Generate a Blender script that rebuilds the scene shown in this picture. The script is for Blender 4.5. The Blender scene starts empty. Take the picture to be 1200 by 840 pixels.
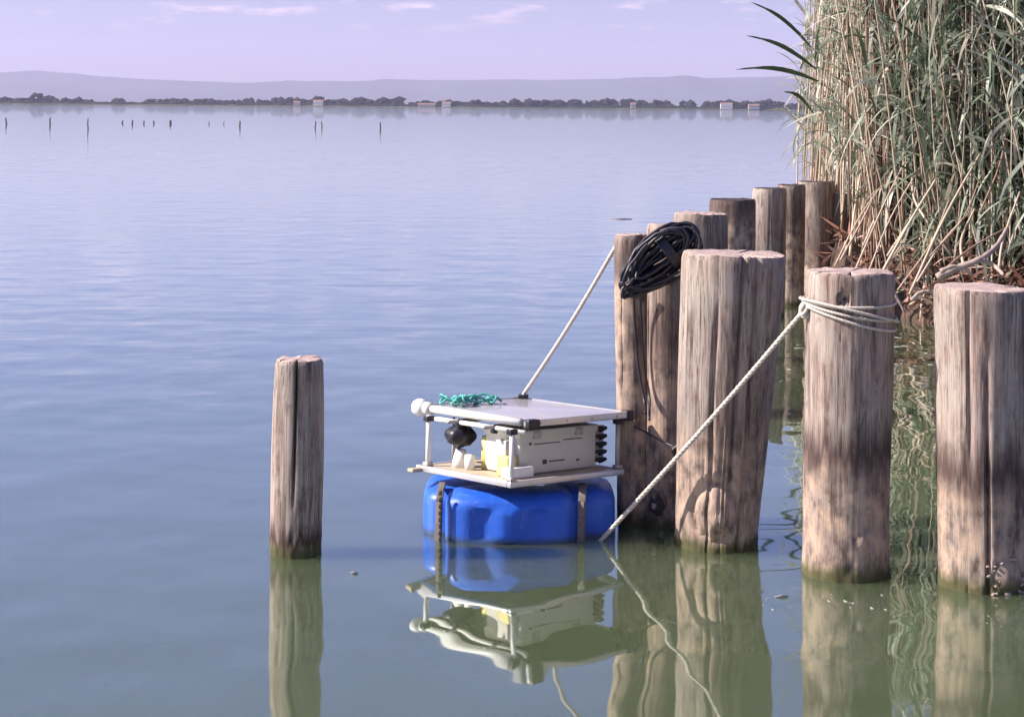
import bpy, bmesh, math, random
import numpy as np
from mathutils import Vector, Matrix, noise

random.seed(7)
rng = np.random.default_rng(7)
R = math.radians
scene = bpy.context.scene
COL = scene.collection

# ------------------------------------------------------------------ camera
F = 2300.0                 # focal length in pixels of the 1200 px wide picture
K = F / 1300            # depths below were first laid out for a shorter lens
H = 1.4                    # eye height above the lake
HY = 125.8                 # row of the horizon in the middle of the picture
ROLL = R(0.446)
RV = Vector((math.cos(ROLL), 0, math.sin(ROLL)))
UV = Vector((-math.sin(ROLL), 0, math.cos(ROLL)))
FV = Vector((0, 1, 0))
CAMP = Vector((0, 0, H))
cd = bpy.data.cameras.new('camera')
cam = bpy.data.objects.new('camera', cd)
COL.objects.link(cam)
cd.sensor_width = 36
cd.lens = 36 * F / 1200
cd.shift_y = (HY - 420) / 1200
cd.clip_start = 0.05
cd.clip_end = 60000
cam.matrix_world = Matrix(((RV.x, UV.x, -FV.x, 0), (RV.y, UV.y, -FV.y, 0), (RV.z, UV.z, -FV.z, H), (0, 0, 0, 1)))
scene.camera = cam

def at(px, py, Y):
    """point of the place seen at pixel (px, py) at distance Y"""
    return CAMP + (RV * ((px - 600) / F) + UV * (-(py - HY) / F) + FV) * Y

def atk(px, py, Y):
    return at(px, py, Y * K)

def on_water(px, py):
    d = RV * ((px - 600) / F) + UV * (-(py - HY) / F) + FV
    return CAMP + d * (-H / d.z)

# ------------------------------------------------------------------ world, sun, exposure
SUN_AZ = R(-92)            # clockwise from +Y: the sun stands left and a little behind the camera
SUN_EL = R(38)
sun_dir = Vector((math.sin(SUN_AZ) * math.cos(SUN_EL), math.cos(SUN_AZ) * math.cos(SUN_EL), math.sin(SUN_EL)))
world = bpy.data.worlds.new('World')
scene.world = world
world.use_nodes = True
wt = world.node_tree
wt.nodes.clear()

def N(t, kind, **kw):
    n = t.nodes.new(kind)
    for k, v in kw.items():
        if k.startswith('i_'):
            key = k[2:].replace('_', ' ')
            n.inputs[key].default_value = v
        else:
            setattr(n, k, v)
    return n

def math_n(t, op, a, b=None, clamp=False):
    n = t.nodes.new('ShaderNodeMath'); n.operation = op; n.use_clamp = clamp
    for i, v in enumerate((a, b)):
        if v is None: continue
        if isinstance(v, (int, float)): n.inputs[i].default_value = v
        else: t.links.new(v, n.inputs[i])
    return n.outputs[0]

def mix_c(t, fac, a, b, mode='MIX'):
    n = t.nodes.new('ShaderNodeMix'); n.data_type = 'RGBA'; n.blend_type = mode
    for s, v in ((n.inputs[0], fac), (n.inputs[6], a), (n.inputs[7], b)):
        if isinstance(v, (int, float)): s.default_value = v
        elif isinstance(v, tuple): s.default_value = (*v, 1) if len(v) == 3 else v
        else: t.links.new(v, s)
    return n.outputs[2]

def ramp(t, fac, stops):
    n = t.nodes.new('ShaderNodeValToRGB')
    e = n.color_ramp.elements
    while len(e) < len(stops): e.new(0.5)
    for el, (p, c) in zip(e, stops):
        el.position = p
        el.color = (c, c, c, 1) if isinstance(c, (int, float)) else (*c, 1)
    t.links.new(fac, n.inputs[0])
    return n.outputs[0]

def mapped(t, src, scale):
    m = t.nodes.new('ShaderNodeMapping'); m.inputs['Scale'].default_value = scale
    t.links.new(src, m.inputs[0])
    return m.outputs[0]

def noise_n(t, vec, scale, detail=4, rough=.55, dist=0):
    n = t.nodes.new('ShaderNodeTexNoise')
    n.inputs['Scale'].default_value = scale; n.inputs['Detail'].default_value = detail
    n.inputs['Roughness'].default_value = rough; n.inputs['Distortion'].default_value = dist
    t.links.new(vec, n.inputs['Vector'])
    return n.outputs[0]

sky = wt.nodes.new('ShaderNodeTexSky')
sky.sky_type = 'NISHITA'
sky.sun_disc = False
sky.sun_elevation = SUN_EL
sky.sun_rotation = SUN_AZ
sky.air_density = 1.0
sky.dust_density = 0.35
sky.ozone_density = 1.5
tc = wt.nodes.new('ShaderNodeTexCoord')
tint = mix_c(wt, 1.0, sky.outputs[0], (.90, 0.80, 1.28), 'MULTIPLY')      # the lilac air of that evening
cl = noise_n(wt, mapped(wt, tc.outputs['Generated'], (17, 17, 85)), 1.6, 6, .6)
clm = ramp(wt, cl, [(0.54, 0.0), (0.68, 1.0)])
sepw = wt.nodes.new('ShaderNodeSeparateXYZ'); wt.links.new(tc.outputs['Generated'], sepw.inputs[0])
low = math_n(wt, 'MULTIPLY', math_n(wt, 'SUBTRACT', sepw.outputs[2], 0.036), 90, True)
thin = math_n(wt, 'SUBTRACT', 1.0, math_n(wt, 'MULTIPLY', math_n(wt, 'SUBTRACT', sepw.outputs[2], .055), 9.0, True))   # fair weather puffs low over the land only
cloudf = math_n(wt, 'MULTIPLY', math_n(wt, 'MULTIPLY', clm, low), math_n(wt, 'MULTIPLY', thin, 0.85))
skyc = mix_c(wt, cloudf, tint, (11, 8.6, 9.6))
bg = wt.nodes.new('ShaderNodeBackground'); bg.inputs[1].default_value = 0.05
wo = wt.nodes.new('ShaderNodeOutputWorld')
wt.links.new(skyc, bg.inputs[0]); wt.links.new(bg.outputs[0], wo.inputs[0])

sl = bpy.data.lights.new('sun', 'SUN'); sl.energy = 5.0; sl.angle = R(0.5); sl.color = (1.0, 0.88, 0.80)
sun = bpy.data.objects.new('sun', sl); COL.objects.link(sun)
sun.rotation_euler = sun_dir.to_track_quat('Z', 'Y').to_euler()
sun.location = (-20, 0, 20)

scene.view_settings.view_transform = 'Standard'
scene.view_settings.look = 'None'
scene.view_settings.gamma = 1
scene.view_settings.exposure = 1.1
scene.cycles.volume_step_rate = 1
scene.cycles.volume_bounces = 1
scene.cycles.max_bounces = 8
scene.cycles.use_denoising = True

# ------------------------------------------------------------------ helpers
def tag(o, label=None, cat=None, group=None, kind=None):
    if label: o['label'] = label
    if cat: o['category'] = cat
    if group: o['group'] = group
    if kind: o['kind'] = kind
    return o

def empty(name, loc, label, cat, group=None):
    o = bpy.data.objects.new(name, None); COL.objects.link(o)
    o.location = loc; o.empty_display_size = .1
    return tag(o, label, cat, group)

def obj(name, mesh, parent=None, loc=None):
    o = bpy.data.objects.new(name, mesh); COL.objects.link(o)
    if parent is not None: o.parent = parent
    if loc is not None: o.location = loc
    return o

def mesh_from(name, verts, faces, mats, smooth=True):
    me = bpy.data.meshes.new(name)
    me.from_pydata([tuple(v) for v in verts], [], faces)
    for m in (mats if isinstance(mats, (list, tuple)) else [mats]): me.materials.append(m)
    if smooth: me.polygons.foreach_set('use_smooth', [True] * len(me.polygons))
    me.update()
    return me

class MB:
    """collects shapes into one mesh"""
    def __init__(s): s.v = []; s.f = []
    def add(s, v, f):
        k = len(s.v); s.v += [Vector(p) for p in v]; s.f += [tuple(i + k for i in q) for q in f]
        return s
    def box(s, c, size, rot=None, bev=0.0):
        bm = bmesh.new(); bmesh.ops.create_cube(bm, size=1)
        bmesh.ops.scale(bm, vec=size, verts=bm.verts)
        if bev: bmesh.ops.bevel(bm, geom=bm.edges[:], offset=bev, segments=2, profile=.6, affect='EDGES')
        M = Matrix.Translation(c) @ (rot.to_4x4() if rot else Matrix())
        bm.verts.index_update()
        s.add([M @ v.co for v in bm.verts], [[v.index for v in f.verts] for f in bm.faces]); bm.free()
        return s
    def tube(s, pts, r, n=8, cap=True, closed=False):
        pts = [Vector(p) for p in pts]; m = len(pts)
        rr = r if isinstance(r, (list, tuple)) else [r] * m
        k = len(s.v); up = Vector((0, 0, 1)); prev = None
        for i, p in enumerate(pts):
            a = pts[(i - 1) % m] if (closed or i > 0) else p
            b = pts[(i + 1) % m] if (closed or i < m - 1) else p
            t = (b - a).normalized()
            if prev is None:
                prev = t.cross(up)
                if prev.length < .05: prev = t.cross(Vector((1, 0, 0)))
            x = (prev - t * prev.dot(t)).normalized(); prev = x; y = t.cross(x)
            for j in range(n):
                q = 2 * math.pi * j / n
                s.v.append(p + (x * math.cos(q) + y * math.sin(q)) * rr[i])
        for i in range(m if closed else m - 1):
            i2 = (i + 1) % m
            for j in range(n):
                j2 = (j + 1) % n
                s.f.append((k + i * n + j, k + i * n + j2, k + i2 * n + j2, k + i2 * n + j))
        if cap and not closed:
            s.f.append(tuple(k + j for j in reversed(range(n))))
            s.f.append(tuple(k + (m - 1) * n + j for j in range(n)))
        return s
    def ball(s, c, r, sub=2, jit=0, sc=(1, 1, 1)):
        bm = bmesh.new(); bmesh.ops.create_icosphere(bm, subdivisions=sub, radius=1)
        bm.verts.index_update()
        o = Vector((random.random() * 50, random.random() * 50, 0))
        vs = []
        for v in bm.verts:
            k = 1 + jit * noise.noise(v.co * 1.8 + o)
            vs.append(Vector(c) + Vector((v.co.x * sc[0], v.co.y * sc[1], v.co.z * sc[2])) * r * k)
        s.add(vs, [[v.index for v in f.verts] for f in bm.faces]); bm.free()
        return s
    def build(s, name, mat, parent=None, loc=(0, 0, 0), smooth=True, angle=None):
        off = Vector(loc)
        me = mesh_from(name, [v - off for v in s.v] if parent is None else s.v, s.f, mat, smooth)
        if smooth and angle:
            me.set_sharp_from_angle(angle=angle)
        return obj(name, me, parent, loc if parent is None else None)

def new_mat(name):
    m = bpy.data.materials.new(name); m.use_nodes = True
    t = m.node_tree; b = t.nodes['Principled BSDF']
    return m, t, b

def simple(name, col, rough=.6, metal=0.0, var=.12, scale=25, bump=0.0, spec=.4):
    m, t, b = new_mat(name)
    tcn = t.nodes.new('ShaderNodeTexCoord')
    n = noise_n(t, tcn.outputs['Object'], scale, 5, .6)
    c = mix_c(t, n, tuple(x * (1 - var * 1.6) for x in col), tuple(min(1, x * (1 + var)) for x in col))
    t.links.new(c, b.inputs['Base Color'])
    b.inputs['Roughness'].default_value = rough; b.inputs['Metallic'].default_value = metal
    b.inputs['Specular IOR Level'].default_value = spec
    if bump:
        bp = t.nodes.new('ShaderNodeBump'); bp.inputs['Strength'].default_value = .6; bp.inputs['Distance'].default_value = bump
        t.links.new(n, bp.inputs['Height']); t.links.new(bp.outputs[0], b.inputs['Normal'])
    return m

# ------------------------------------------------------------------ materials
def make_water():
    m, t, b = new_mat('lake_water')
    t.nodes.remove(b)
    out = t.nodes['Material Output']
    g = t.nodes.new('ShaderNodeNewGeometry')
    pos = g.outputs['Position']
    n1 = noise_n(t, mapped(t, pos, (2.4, 1.7, 1)), 1.0, 1.5, .45)                  # slow swell that bends the reflections
    n2 = noise_n(t, mapped(t, pos, (3.4, 8, 1)), 1.0, 2, .5)              # wind ripples, crests across the view
    n3 = noise_n(t, mapped(t, pos, (.05, .25, 1)), 1.0, 3, .6)             # where the wind touches the water
    n4 = noise_n(t, mapped(t, pos, (.7, 2.0, 1)), 1.0, 3, .5)
    wind = ramp(t, n3, [(.36, .12), (.62, 1.0)])
    sep = t.nodes.new('ShaderNodeSeparateXYZ'); t.links.new(pos, sep.inputs[0])
    far = math_n(t, 'MULTIPLY', math_n(t, 'SUBTRACT', sep.outputs[1], 6.4), .13, True)   # the lee of the piles lies calm
    wf = math_n(t, 'MULTIPLY', wind, far)
    h = math_n(t, 'ADD', math_n(t, 'MULTIPLY', n1, .0085), math_n(t, 'MULTIPLY', math_n(t, 'MULTIPLY', n2, .0011), wf))
    h = math_n(t, 'ADD', h, math_n(t, 'MULTIPLY', math_n(t, 'MULTIPLY', n4, .0055), far))
    bp = t.nodes.new('ShaderNodeBump'); bp.inputs['Distance'].default_value = 1.0; bp.inputs['Strength'].default_value = 1.0
    t.links.new(h, bp.inputs['Height'])
    fr = t.nodes.new('ShaderNodeFresnel'); fr.inputs['IOR'].default_value = 1.33
    t.links.new(bp.outputs[0], fr.inputs['Normal'])
    fac = ramp(t, fr.outputs[0], [(0.0, .05), (.10, .27), (.25, .50), (.6, .88), (1.0, 1.0)])
    df = t.nodes.new('ShaderNodeSubsurfaceScattering'); df.falloff = 'BURLEY'     # silt in the water spreads the light
    df.inputs['Scale'].default_value = 1.0; df.inputs['Radius'].default_value = (.35, .45, .25)
    murk = noise_n(t, mapped(t, pos, (.8, .5, 1)), 1.2, 3, .5)
    t.links.new(mix_c(t, murk, (.072, .097, .050), (.084, .110, .058)), df.inputs[0])
    gl = t.nodes.new('ShaderNodeBsdfAnisotropic') if False else t.nodes.new('ShaderNodeBsdfGlossy')
    gl.inputs['Roughness'].default_value = .02; gl.inputs['Color'].default_value = (.93, 1.0, .96, 1)
    t.links.new(bp.outputs[0], gl.inputs['Normal'])
    mx = t.nodes.new('ShaderNodeMixShader')
    t.links.new(fac, mx.inputs[0]); t.links.new(df.outputs[0], mx.inputs[1]); t.links.new(gl.outputs[0], mx.inputs[2])
    t.links.new(mx.outputs[0], out.inputs[0])
    return m

def make_wood():
    m, t, b = new_mat('weathered_pile_wood')
    tcn = t.nodes.new('ShaderNodeTexCoord'); oc = tcn.outputs['Object']
    oi = t.nodes.new('ShaderNodeObjectInfo')
    rv = t.nodes.new('ShaderNodeCombineXYZ')
    t.links.new(math_n(t, 'MULTIPLY', oi.outputs['Random'], 40), rv.inputs[0])
    add = t.nodes.new('ShaderNodeVectorMath'); add.operation = 'ADD'
    t.links.new(oc, add.inputs[0]); t.links.new(rv.outputs[0], add.inputs[1]); v = add.outputs[0]
    big = noise_n(t, mapped(t, v, (7, 7, 2.2)), 1, 4, .6)
    streak = noise_n(t, mapped(t, v, (42, 42, 3.2)), 1, 7, .7, .35)
    fine = noise_n(t, mapped(t, v, (150, 150, 7)), 1, 5, .7)
    blot = noise_n(t, mapped(t, v, (22, 22, 14)), 1, 5, .6)
    c = mix_c(t, ramp(t, big, [(.35, 0.), (.65, 1.)]), (.335, .25, .21), (.27, .235, .205))
    c = mix_c(t, ramp(t, streak, [(.36, .95), (.53, 0.)]), c, (.085, .055, .047))
    c = mix_c(t, ramp(t, streak, [(.53, 0.), (.75, .75)]), c, (.50, .395, .34))
    c = mix_c(t, ramp(t, fine, [(.28, .75), (.45, 0.)]), c, (.13, .085, .075))
    grey = noise_n(t, mapped(t, v, (9, 9, 5)), 1, 6, .7)
    c = mix_c(t, ramp(t, grey, [(.48, 0.), (.62, .55)]), c, (.37, .335, .29))
    c = mix_c(t, ramp(t, blot, [(.30, .6), (.42, 0.)]), c, (.14, .10, .085))
    hair = noise_n(t, mapped(t, v, (95, 95, 1.6)), 1, 3, .5, .15)
    hairm = ramp(t, math_n(t, 'ABSOLUTE', math_n(t, 'SUBTRACT', hair, .5)), [(.004, .9), (.022, 0.)])
    c = mix_c(t, math_n(t, 'MULTIPLY', hairm, ramp(t, big, [(.40, .25), (.6, 1.)])), c, (.045, .028, .024))
    # knots and dark specks
    vo = t.nodes.new('ShaderNodeTexVoronoi'); vo.inputs['Scale'].default_value = 1
    t.links.new(mapped(t, v, (16, 16, 7)), vo.inputs['Vector'])
    c = mix_c(t, ramp(t, vo.outputs['Distance'], [(.0, .85), (.13, 0.)]), c, (.10, .06, .05))
    # water stains: a ragged dark band, pale mineral crust below it, wet foot; wide bands paint shade on the back piles
    sep = t.nodes.new('ShaderNodeSeparateXYZ'); t.links.new(oc, sep.inputs[0])
    rag = noise_n(t, mapped(t, v, (45, 45, 3)), 1, 4, .6)
    z = math_n(t, 'ADD', sep.outputs[2], math_n(t, 'MULTIPLY', math_n(t, 'SUBTRACT', rag, .5), .22))
    az = t.nodes.new('ShaderNodeAttribute'); az.attribute_type = 'OBJECT'; az.attribute_name = 'stain_shade_height'
    aw = t.nodes.new('ShaderNodeAttribute'); aw.attribute_type = 'OBJECT'; aw.attribute_name = 'stain_shade_width'
    aa = t.nodes.new('ShaderNodeAttribute'); aa.attribute_type = 'OBJECT'; aa.attribute_name = 'stain_shade_amount'
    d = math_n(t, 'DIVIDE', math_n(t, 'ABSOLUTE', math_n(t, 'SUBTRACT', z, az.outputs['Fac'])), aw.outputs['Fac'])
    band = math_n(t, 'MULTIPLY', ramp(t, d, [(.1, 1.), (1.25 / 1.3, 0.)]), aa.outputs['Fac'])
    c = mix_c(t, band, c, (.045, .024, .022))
    below = math_n(t, 'MULTIPLY', math_n(t, 'SUBTRACT', az.outputs['Fac'], z), 9, True)
    c = mix_c(t, math_n(t, 'MULTIPLY', below, .38), c, (.12, .085, .07))      # damp brown splash zone; its colour also makes up for weak shade low down
    crust = math_n(t, 'MULTIPLY', below, ramp(t, blot, [(.42, .0), (.62, .75)]))
    c = mix_c(t, crust, c, (.46, .34, .25))
    c = mix_c(t, math_n(t, 'MULTIPLY', below, ramp(t, blot, [(.30, .8), (.42, 0.)])), c, (.09, .06, .04))
    foot = ramp(t, math_n(t, 'ADD', sep.outputs[2], math_n(t, 'MULTIPLY', blot, .07)), [(.055, .92), (.095, 0.)])
    c = mix_c(t, foot, c, (.060, .062, .022))
    t.links.new(c, b.inputs['Base Color'])
    b.inputs['Roughness'].default_value = .82; b.inputs['Specular IOR Level'].default_value = .25
    hh = math_n(t, 'SUBTRACT', math_n(t, 'ADD', math_n(t, 'MULTIPLY', streak, .7), math_n(t, 'MULTIPLY', fine, .3)), math_n(t, 'MULTIPLY', hairm, .35))
    bp = t.nodes.new('ShaderNodeBump'); bp.inputs['Strength'].default_value = .8; bp.inputs['Distance'].default_value = .0018
    t.links.new(hh, bp.inputs['Height']); t.links.new(bp.outputs[0], b.inputs['Normal'])
    return m

def make_endgrain():
    m, t, b = new_mat('sawn_end_grain')
    tcn = t.nodes.new('ShaderNodeTexCoord'); oc = tcn.outputs['Object']
    w = t.nodes.new('ShaderNodeTexWave'); w.wave_type = 'RINGS'; w.rings_direction = 'Z'
    w.inputs['Scale'].default_value = 22; w.inputs['Distortion'].default_value = 2.0; w.inputs['Detail'].default_value = 3
    t.links.new(oc, w.inputs['Vector'])
    n = noise_n(t, oc, 30, 5, .6)
    c = mix_c(t, w.outputs['Fac'], (.34, .26, .23), (.44, .35, .31))
    c = mix_c(t, ramp(t, n, [(.3, .7), (.5, 0.)]), c, (.24, .17, .15))
    t.links.new(c, b.inputs['Base Color']); b.inputs['Roughness'].default_value = .85
    bp = t.nodes.new('ShaderNodeBump'); bp.inputs['Distance'].default_value = .004
    t.links.new(n, bp.inputs['Height']); t.links.new(bp.outputs[0], b.inputs['Normal'])
    return m

def leafmat(name, stops, transl=.3, rough=.45):
    m, t, b = new_mat(name)
    out = t.nodes['Material Output']
    a = t.nodes.new('ShaderNodeAttribute'); a.attribute_name = 'tone'
    oi = t.nodes.new('ShaderNodeObjectInfo')
    tcn = t.nodes.new('ShaderNodeTexCoord')
    n = noise_n(t, tcn.outputs['Object'], 12, 3, .6)
    f = math_n(t, 'ADD', a.outputs['Fac'], math_n(t, 'MULTIPLY', math_n(t, 'SUBTRACT', n, .5), .3))
    c = ramp(t, f, stops)
    t.links.new(c, b.inputs['Base Color']); b.inputs['Roughness'].default_value = rough
    b.inputs['Specular IOR Level'].default_value = .5
    tr = t.nodes.new('ShaderNodeBsdfTranslucent'); t.links.new(c, tr.inputs[0])
    mx = t.nodes.new('ShaderNodeMixShader'); mx.inputs[0].default_value = transl
    t.links.new(b.outputs[0], mx.inputs[1]); t.links.new(tr.outputs[0], mx.inputs[2]); t.links.new(mx.outputs[0], out.inputs[0])
    return m

M = {}
M['water'] = make_water()
M['wood'] = make_wood()
M['end'] = make_endgrain()
M['end_dark'] = simple('black_wet_end_grain', (.05, .038, .04), .8, 0, .4, 30, .004)
M['leaf'] = leafmat('reed_leaf', [(.0, (.03, .055, .022)), (.22, (.075, .11, .06)), (.45, (.23, .28, .205)), (.72, (.42, .45, .37)), (1., (.50, .44, .35))])
M['stalk'] = leafmat('reed_stalk', [(.0, (.14, .075, .05)), (.3, (.30, .19, .14)), (.6, (.46, .37, .27)), (1., (.60, .52, .42))], .05, .5)
M['litter'] = leafmat('dead_leaf', [(.0, (.07, .03, .02)), (.4, (.20, .085, .055)), (.7, (.33, .17, .12)), (1., (.55, .44, .36))], .1, .8)
M['bank'] = simple('bank_earth', (.085, .055, .04), .95, 0, .5, 9, .03)
M['rope'] = simple('pale_rope_fibre', (.56, .51, .44), .8, 0, .35, 160, .002)
M['black'] = simple('black_rubber', (.014, .013, .022), .42, 0, .2, 40, 0, .5)
M['blue'] = simple('blue_plastic', (.014, .10, .55), .38, 0, .38, 9, .002, .5)
def blue_mat():
    m, t, b = new_mat('blue_drum_plastic')
    g = t.nodes.new('ShaderNodeNewGeometry'); pos = g.outputs['Position']
    sep = t.nodes.new('ShaderNodeSeparateXYZ'); t.links.new(pos, sep.inputs[0])
    n = noise_n(t, pos, 9, 5, .6); n2 = noise_n(t, mapped(t, pos, (60, 60, 14)), 1, 4, .7)
    c = mix_c(t, n, (.010, .075, .46), (.022, .13, .60))
    c = mix_c(t, ramp(t, n2, [(.60, 0.), (.72, .45)]), c, (.16, .28, .62))
    c = mix_c(t, ramp(t, math_n(t, 'ADD', sep.outputs[2], math_n(t, 'MULTIPLY', n2, .02)), [(.016, .75), (.034, 0.)]), c, (.035, .05, .03))
    t.links.new(c, b.inputs['Base Color'])
    t.links.new(ramp(t, n2, [(.3, .30), (.7, .58)]), b.inputs['Roughness'])
    return m
M['blue'] = blue_mat()
M['white'] = simple('white_plastic', (.74, .73, .69), .4, 0, .1, 30)
M['alu'] = simple('dull_aluminium', (.62, .61, .60), .38, .65, .12, 30)
M['galv'] = simple('galvanised_steel', (.42, .40, .38), .5, .4, .2, 30)
M['box'] = simple('cream_enclosure', (.60, .57, .50), .5, 0, .07, 12)
M['ply'] = simple('varnished_board', (.44, .37, .26), .6, 0, .25, 14)
M['yellow'] = simple('yellow_tape', (.72, .60, .20), .5, 0, .2, 30)
M['teal'] = simple('teal_netting', (.10, .42, .38), .7, 0, .3, 60)
M['strap'] = simple('grey_webbing', (.15, .13, .12), .85, 0, .4, 80, .001)
M['backsheet'] = simple('dark_back_sheet', (.06, .06, .065), .6, 0, .2, 20)
M['ink'] = simple('dark_print', (.08, .07, .07), .7)
M['fartree'] = simple('far_foliage', (.025, .03, .022), .95, 0, .6, .25, 0, .1)
M['farland'] = simple('far_shore_scrub', (.10, .105, .055), .95, 0, .5, .03, 0, .1)
M['farwall'] = simple('whitewash', (.78, .74, .70), .8, 0, .05, .3)
M['fargrey'] = simple('grey_render', (.45, .42, .40), .8, 0, .05, .3)
M['farroof'] = simple('clay_roof', (.30, .15, .11), .9, 0, .2, .5)
M['farwin'] = simple('far_window', (.05, .05, .06), .3)
M['hill'] = simple('hill_scrub', (.07, .085, .05), .95, 0, .5, .0015, 0, .1)
M['bark'] = simple('bark', (.07, .05, .04), .95, 0, .3, 4)

def panel_mat():
    m, t, b = new_mat('solar_cells_under_glass')
    tcn = t.nodes.new('ShaderNodeTexCoord')
    n = noise_n(t, tcn.outputs['Object'], 8, 4, .6)
    c = mix_c(t, n, (.40, .38, .40), (.46, .44, .46))
    t.links.new(c, b.inputs['Base Color']); b.inputs['Roughness'].default_value = .35
    b.inputs['Coat Weight'].default_value = .6; b.inputs['Coat Roughness'].default_value = .08
    return m
M['cells'] = panel_mat()

# ------------------------------------------------------------------ the setting: lake, far shore, hills
water = obj('water', mesh_from('water', [(-26000, -60, 0), (26000, -60, 0), (26000, 20000, 0), (-26000, 20000, 0)], [(0, 1, 2, 3)], M['water'], False))
tag(water, 'calm green lake water reflecting the lilac sky', kind='structure')

def hills():
    prof = [(-900, 95), (-300, 90), (0, 85.5), (40, 82.5), (80, 85), (120, 90), (170, 92.5), (230, 95), (280, 97.5), (330, 95.5), (450, 93.5),
            (600, 94), (700, 93), (800, 91), (900, 89.5), (1000, 89), (1400, 91), (2200, 95)]
    xs = np.linspace(-900, 2200, 260)
    tops = np.interp(xs, [p[0] for p in prof], [p[1] for p in prof])
    v = []; f = []; rows = 7
    for i, (x, ty) in enumerate(zip(xs, tops)):
        p = at(x, ty, 9000 * K)
        z = p.z + 9 * noise.fractal(Vector((x * .013, 1.7, 0)), 1, 2, 4)
        for j in range(rows):
            s = j / (rows - 1)
            y = (7700 + 2000 * s) * K
            k = math.sin(min(1, s / .65) * math.pi / 2) ** 1.5 if s <= .65 else math.cos((s - .65) / .35 * math.pi / 2)
            rough = 1 + .22 * 1.6 * noise.fractal(Vector((p.x * .0012, y * .0015, 3)), 1, 2, 5) * (1 if s < .65 else 0)
            v.append((p.x, y, max(-2, z * k * (rough if j not in (0, rows - 1) else 1)) - (3 if j in (0, rows - 1) else 0)))
    for i in range(len(xs) - 1):
        for j in range(rows - 1):
            a = i * rows + j
            f.append((a, a + rows, a + rows + 1, a + 1))
    o = obj('hills', mesh_from('hills', v, f, M['hill']))
    tag(o, 'low hazy hills beyond the far shore', kind='structure')
hills()

SHORE = 1500.0 * K
def shore():
    v = []; f = []; n = 240
    for i in range(n):
        x = -2900 + 5800 * i / (n - 1)
        e = 8 * noise.noise(Vector((x * .01, 0, 0)))
        hgt = 3.0 + 2.0 * noise.noise(Vector((x * .02, 5, 0)))
        v += [(x, SHORE + e, -.5), (x, SHORE + e + 1.5, .7), (x, SHORE + 25, hgt), (x, SHORE + 120, hgt + 1), (x, SHORE + 700, 4), (x, SHORE + 10500, 4)]
    for i in range(n - 1):
        for j in range(5):
            a = i * 6 + j; f.append((a, a + 6, a + 7, a + 1))
    o = obj('far_shore', mesh_from('far_shore', v, f, M['farland']))
    tag(o, 'low scrubby far shore of the lake', kind='structure')
shore()

# the wood along the far shore reads as one mass
wood = MB()
for i in range(900):
    px = random.uniform(-420, 1620)
    dens = .5 + .5 * noise.noise(Vector((px * .012, 9, 0)))
    if random.random() > .45 + .8 * dens: continue
    if 90 < px < 190 or 455 < px < 525:
        if random.random() < .75: continue
    Y = random.uniform(SHORE + 14, SHORE + 90)
    p = at(px, HY, Y)
    hgt = random.choice((1, 1, 1, 1.5)) * random.uniform(2.2, 5.0) * (1 + .5 * dens)
    for k in range(3):
        wood.ball((p.x + random.uniform(-6, 6), Y + random.uniform(-3, 3), 2.5 + hgt * random.uniform(.35, .75)), hgt * random.uniform(.45, .7), 1, .8, (1.5, 1.2, .9))
for i in range(1300):      # low reeds and bushes fringing the shore
    px = random.uniform(-420, 1620); p = at(px, HY, SHORE + 12)
    wood.ball((p.x, SHORE + random.uniform(9, 20), 1.6), random.uniform(2.0, 3.8), 1, .7, (3.2, 1, .9))
wd = wood.build('far_wood', M['fartree'], smooth=False)
tag(wd, 'dark band of bushes and low trees along the far shore', 'wood', kind='stuff')

def crown_mesh(k):
    random.seed(100 + k)
    b = MB()
    for i in range(16):
        a = random.uniform(0, 6.28); r = random.uniform(0, 3.3); z = random.uniform(3, 9)
        w = 1 - abs(z - 6) / 6
        b.ball((r * math.cos(a) * (w + .3), r * math.sin(a) * (w + .3), z), random.uniform(1.1, 2.2), 1, .9)
    return mesh_from('crown', b.v, b.f, M['fartree'], False)
def trunk_mesh():
    b = MB(); b.tube([(0, 0, -1), (.1, 0, 2), (0, .1, 5)], [.45, .35, .2], 7)
    b.tube([(0, 0, 2.6), (1.3, .2, 5.5)], [.2, .08], 5); b.tube([(0, 0, 3), (-1.4, -.3, 6)], [.2, .08], 5)
    return mesh_from('trunk', b.v, b.f, M['bark'])
crowns = [crown_mesh(k) for k in range(5)]; trunkm = trunk_mesh()
far_trees = [(45, 1.5, 'broad dark tree, the tallest at the left end of the far shore'), (92, .9, 'small lone tree right of the broad dark one on the far shore'),
             (205, .8, 'low tree over the left part of the far shore'), (247, .85, 'round tree on the far shore above the row of small stakes'),
             (340, 1.15, 'dark tree just left of the white house below its tree on the far shore'), (374, 1.35, 'dark tree rising over the white house on the far shore, left of centre'),
             (448, 1.15, 'dark tree above the lone stake right of the stake pair'), (462, .9, 'small tree right beside the dark tree above the lone stake'),
             (525, .95, 'tree standing behind the low white house in the middle of the far shore'), (560, 1.0, 'rounded tree right of the low white house in the middle of the far shore'),
             (640, 1.1, 'bushy tree on the far shore behind the tethered float'), (655, .95, 'lower neighbour of the bushy tree behind the tethered float'),
             (690, 1.0, 'tree on the far shore left of the pointed one'), (712, 1.2, 'pointed tree on the far shore above the black cable coil'),
             (748, 1.1, 'tree beside the pale building on the far shore'), (770, 1.2, 'full tree on the far shore, second left of the large white house'),
             (800, 1.0, 'tree on the far shore next left of the large white house'), (832, 1.1, 'dark tree hard against the large white house'),
             (872, 1.15, 'tree on the far shore between the white house and the grey one'), (900, 1.4, 'tall dark tree on the far shore next to the reeds'),
             (914, 1.1, 'last tree of the far shore, half behind the reed leaves')]
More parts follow.
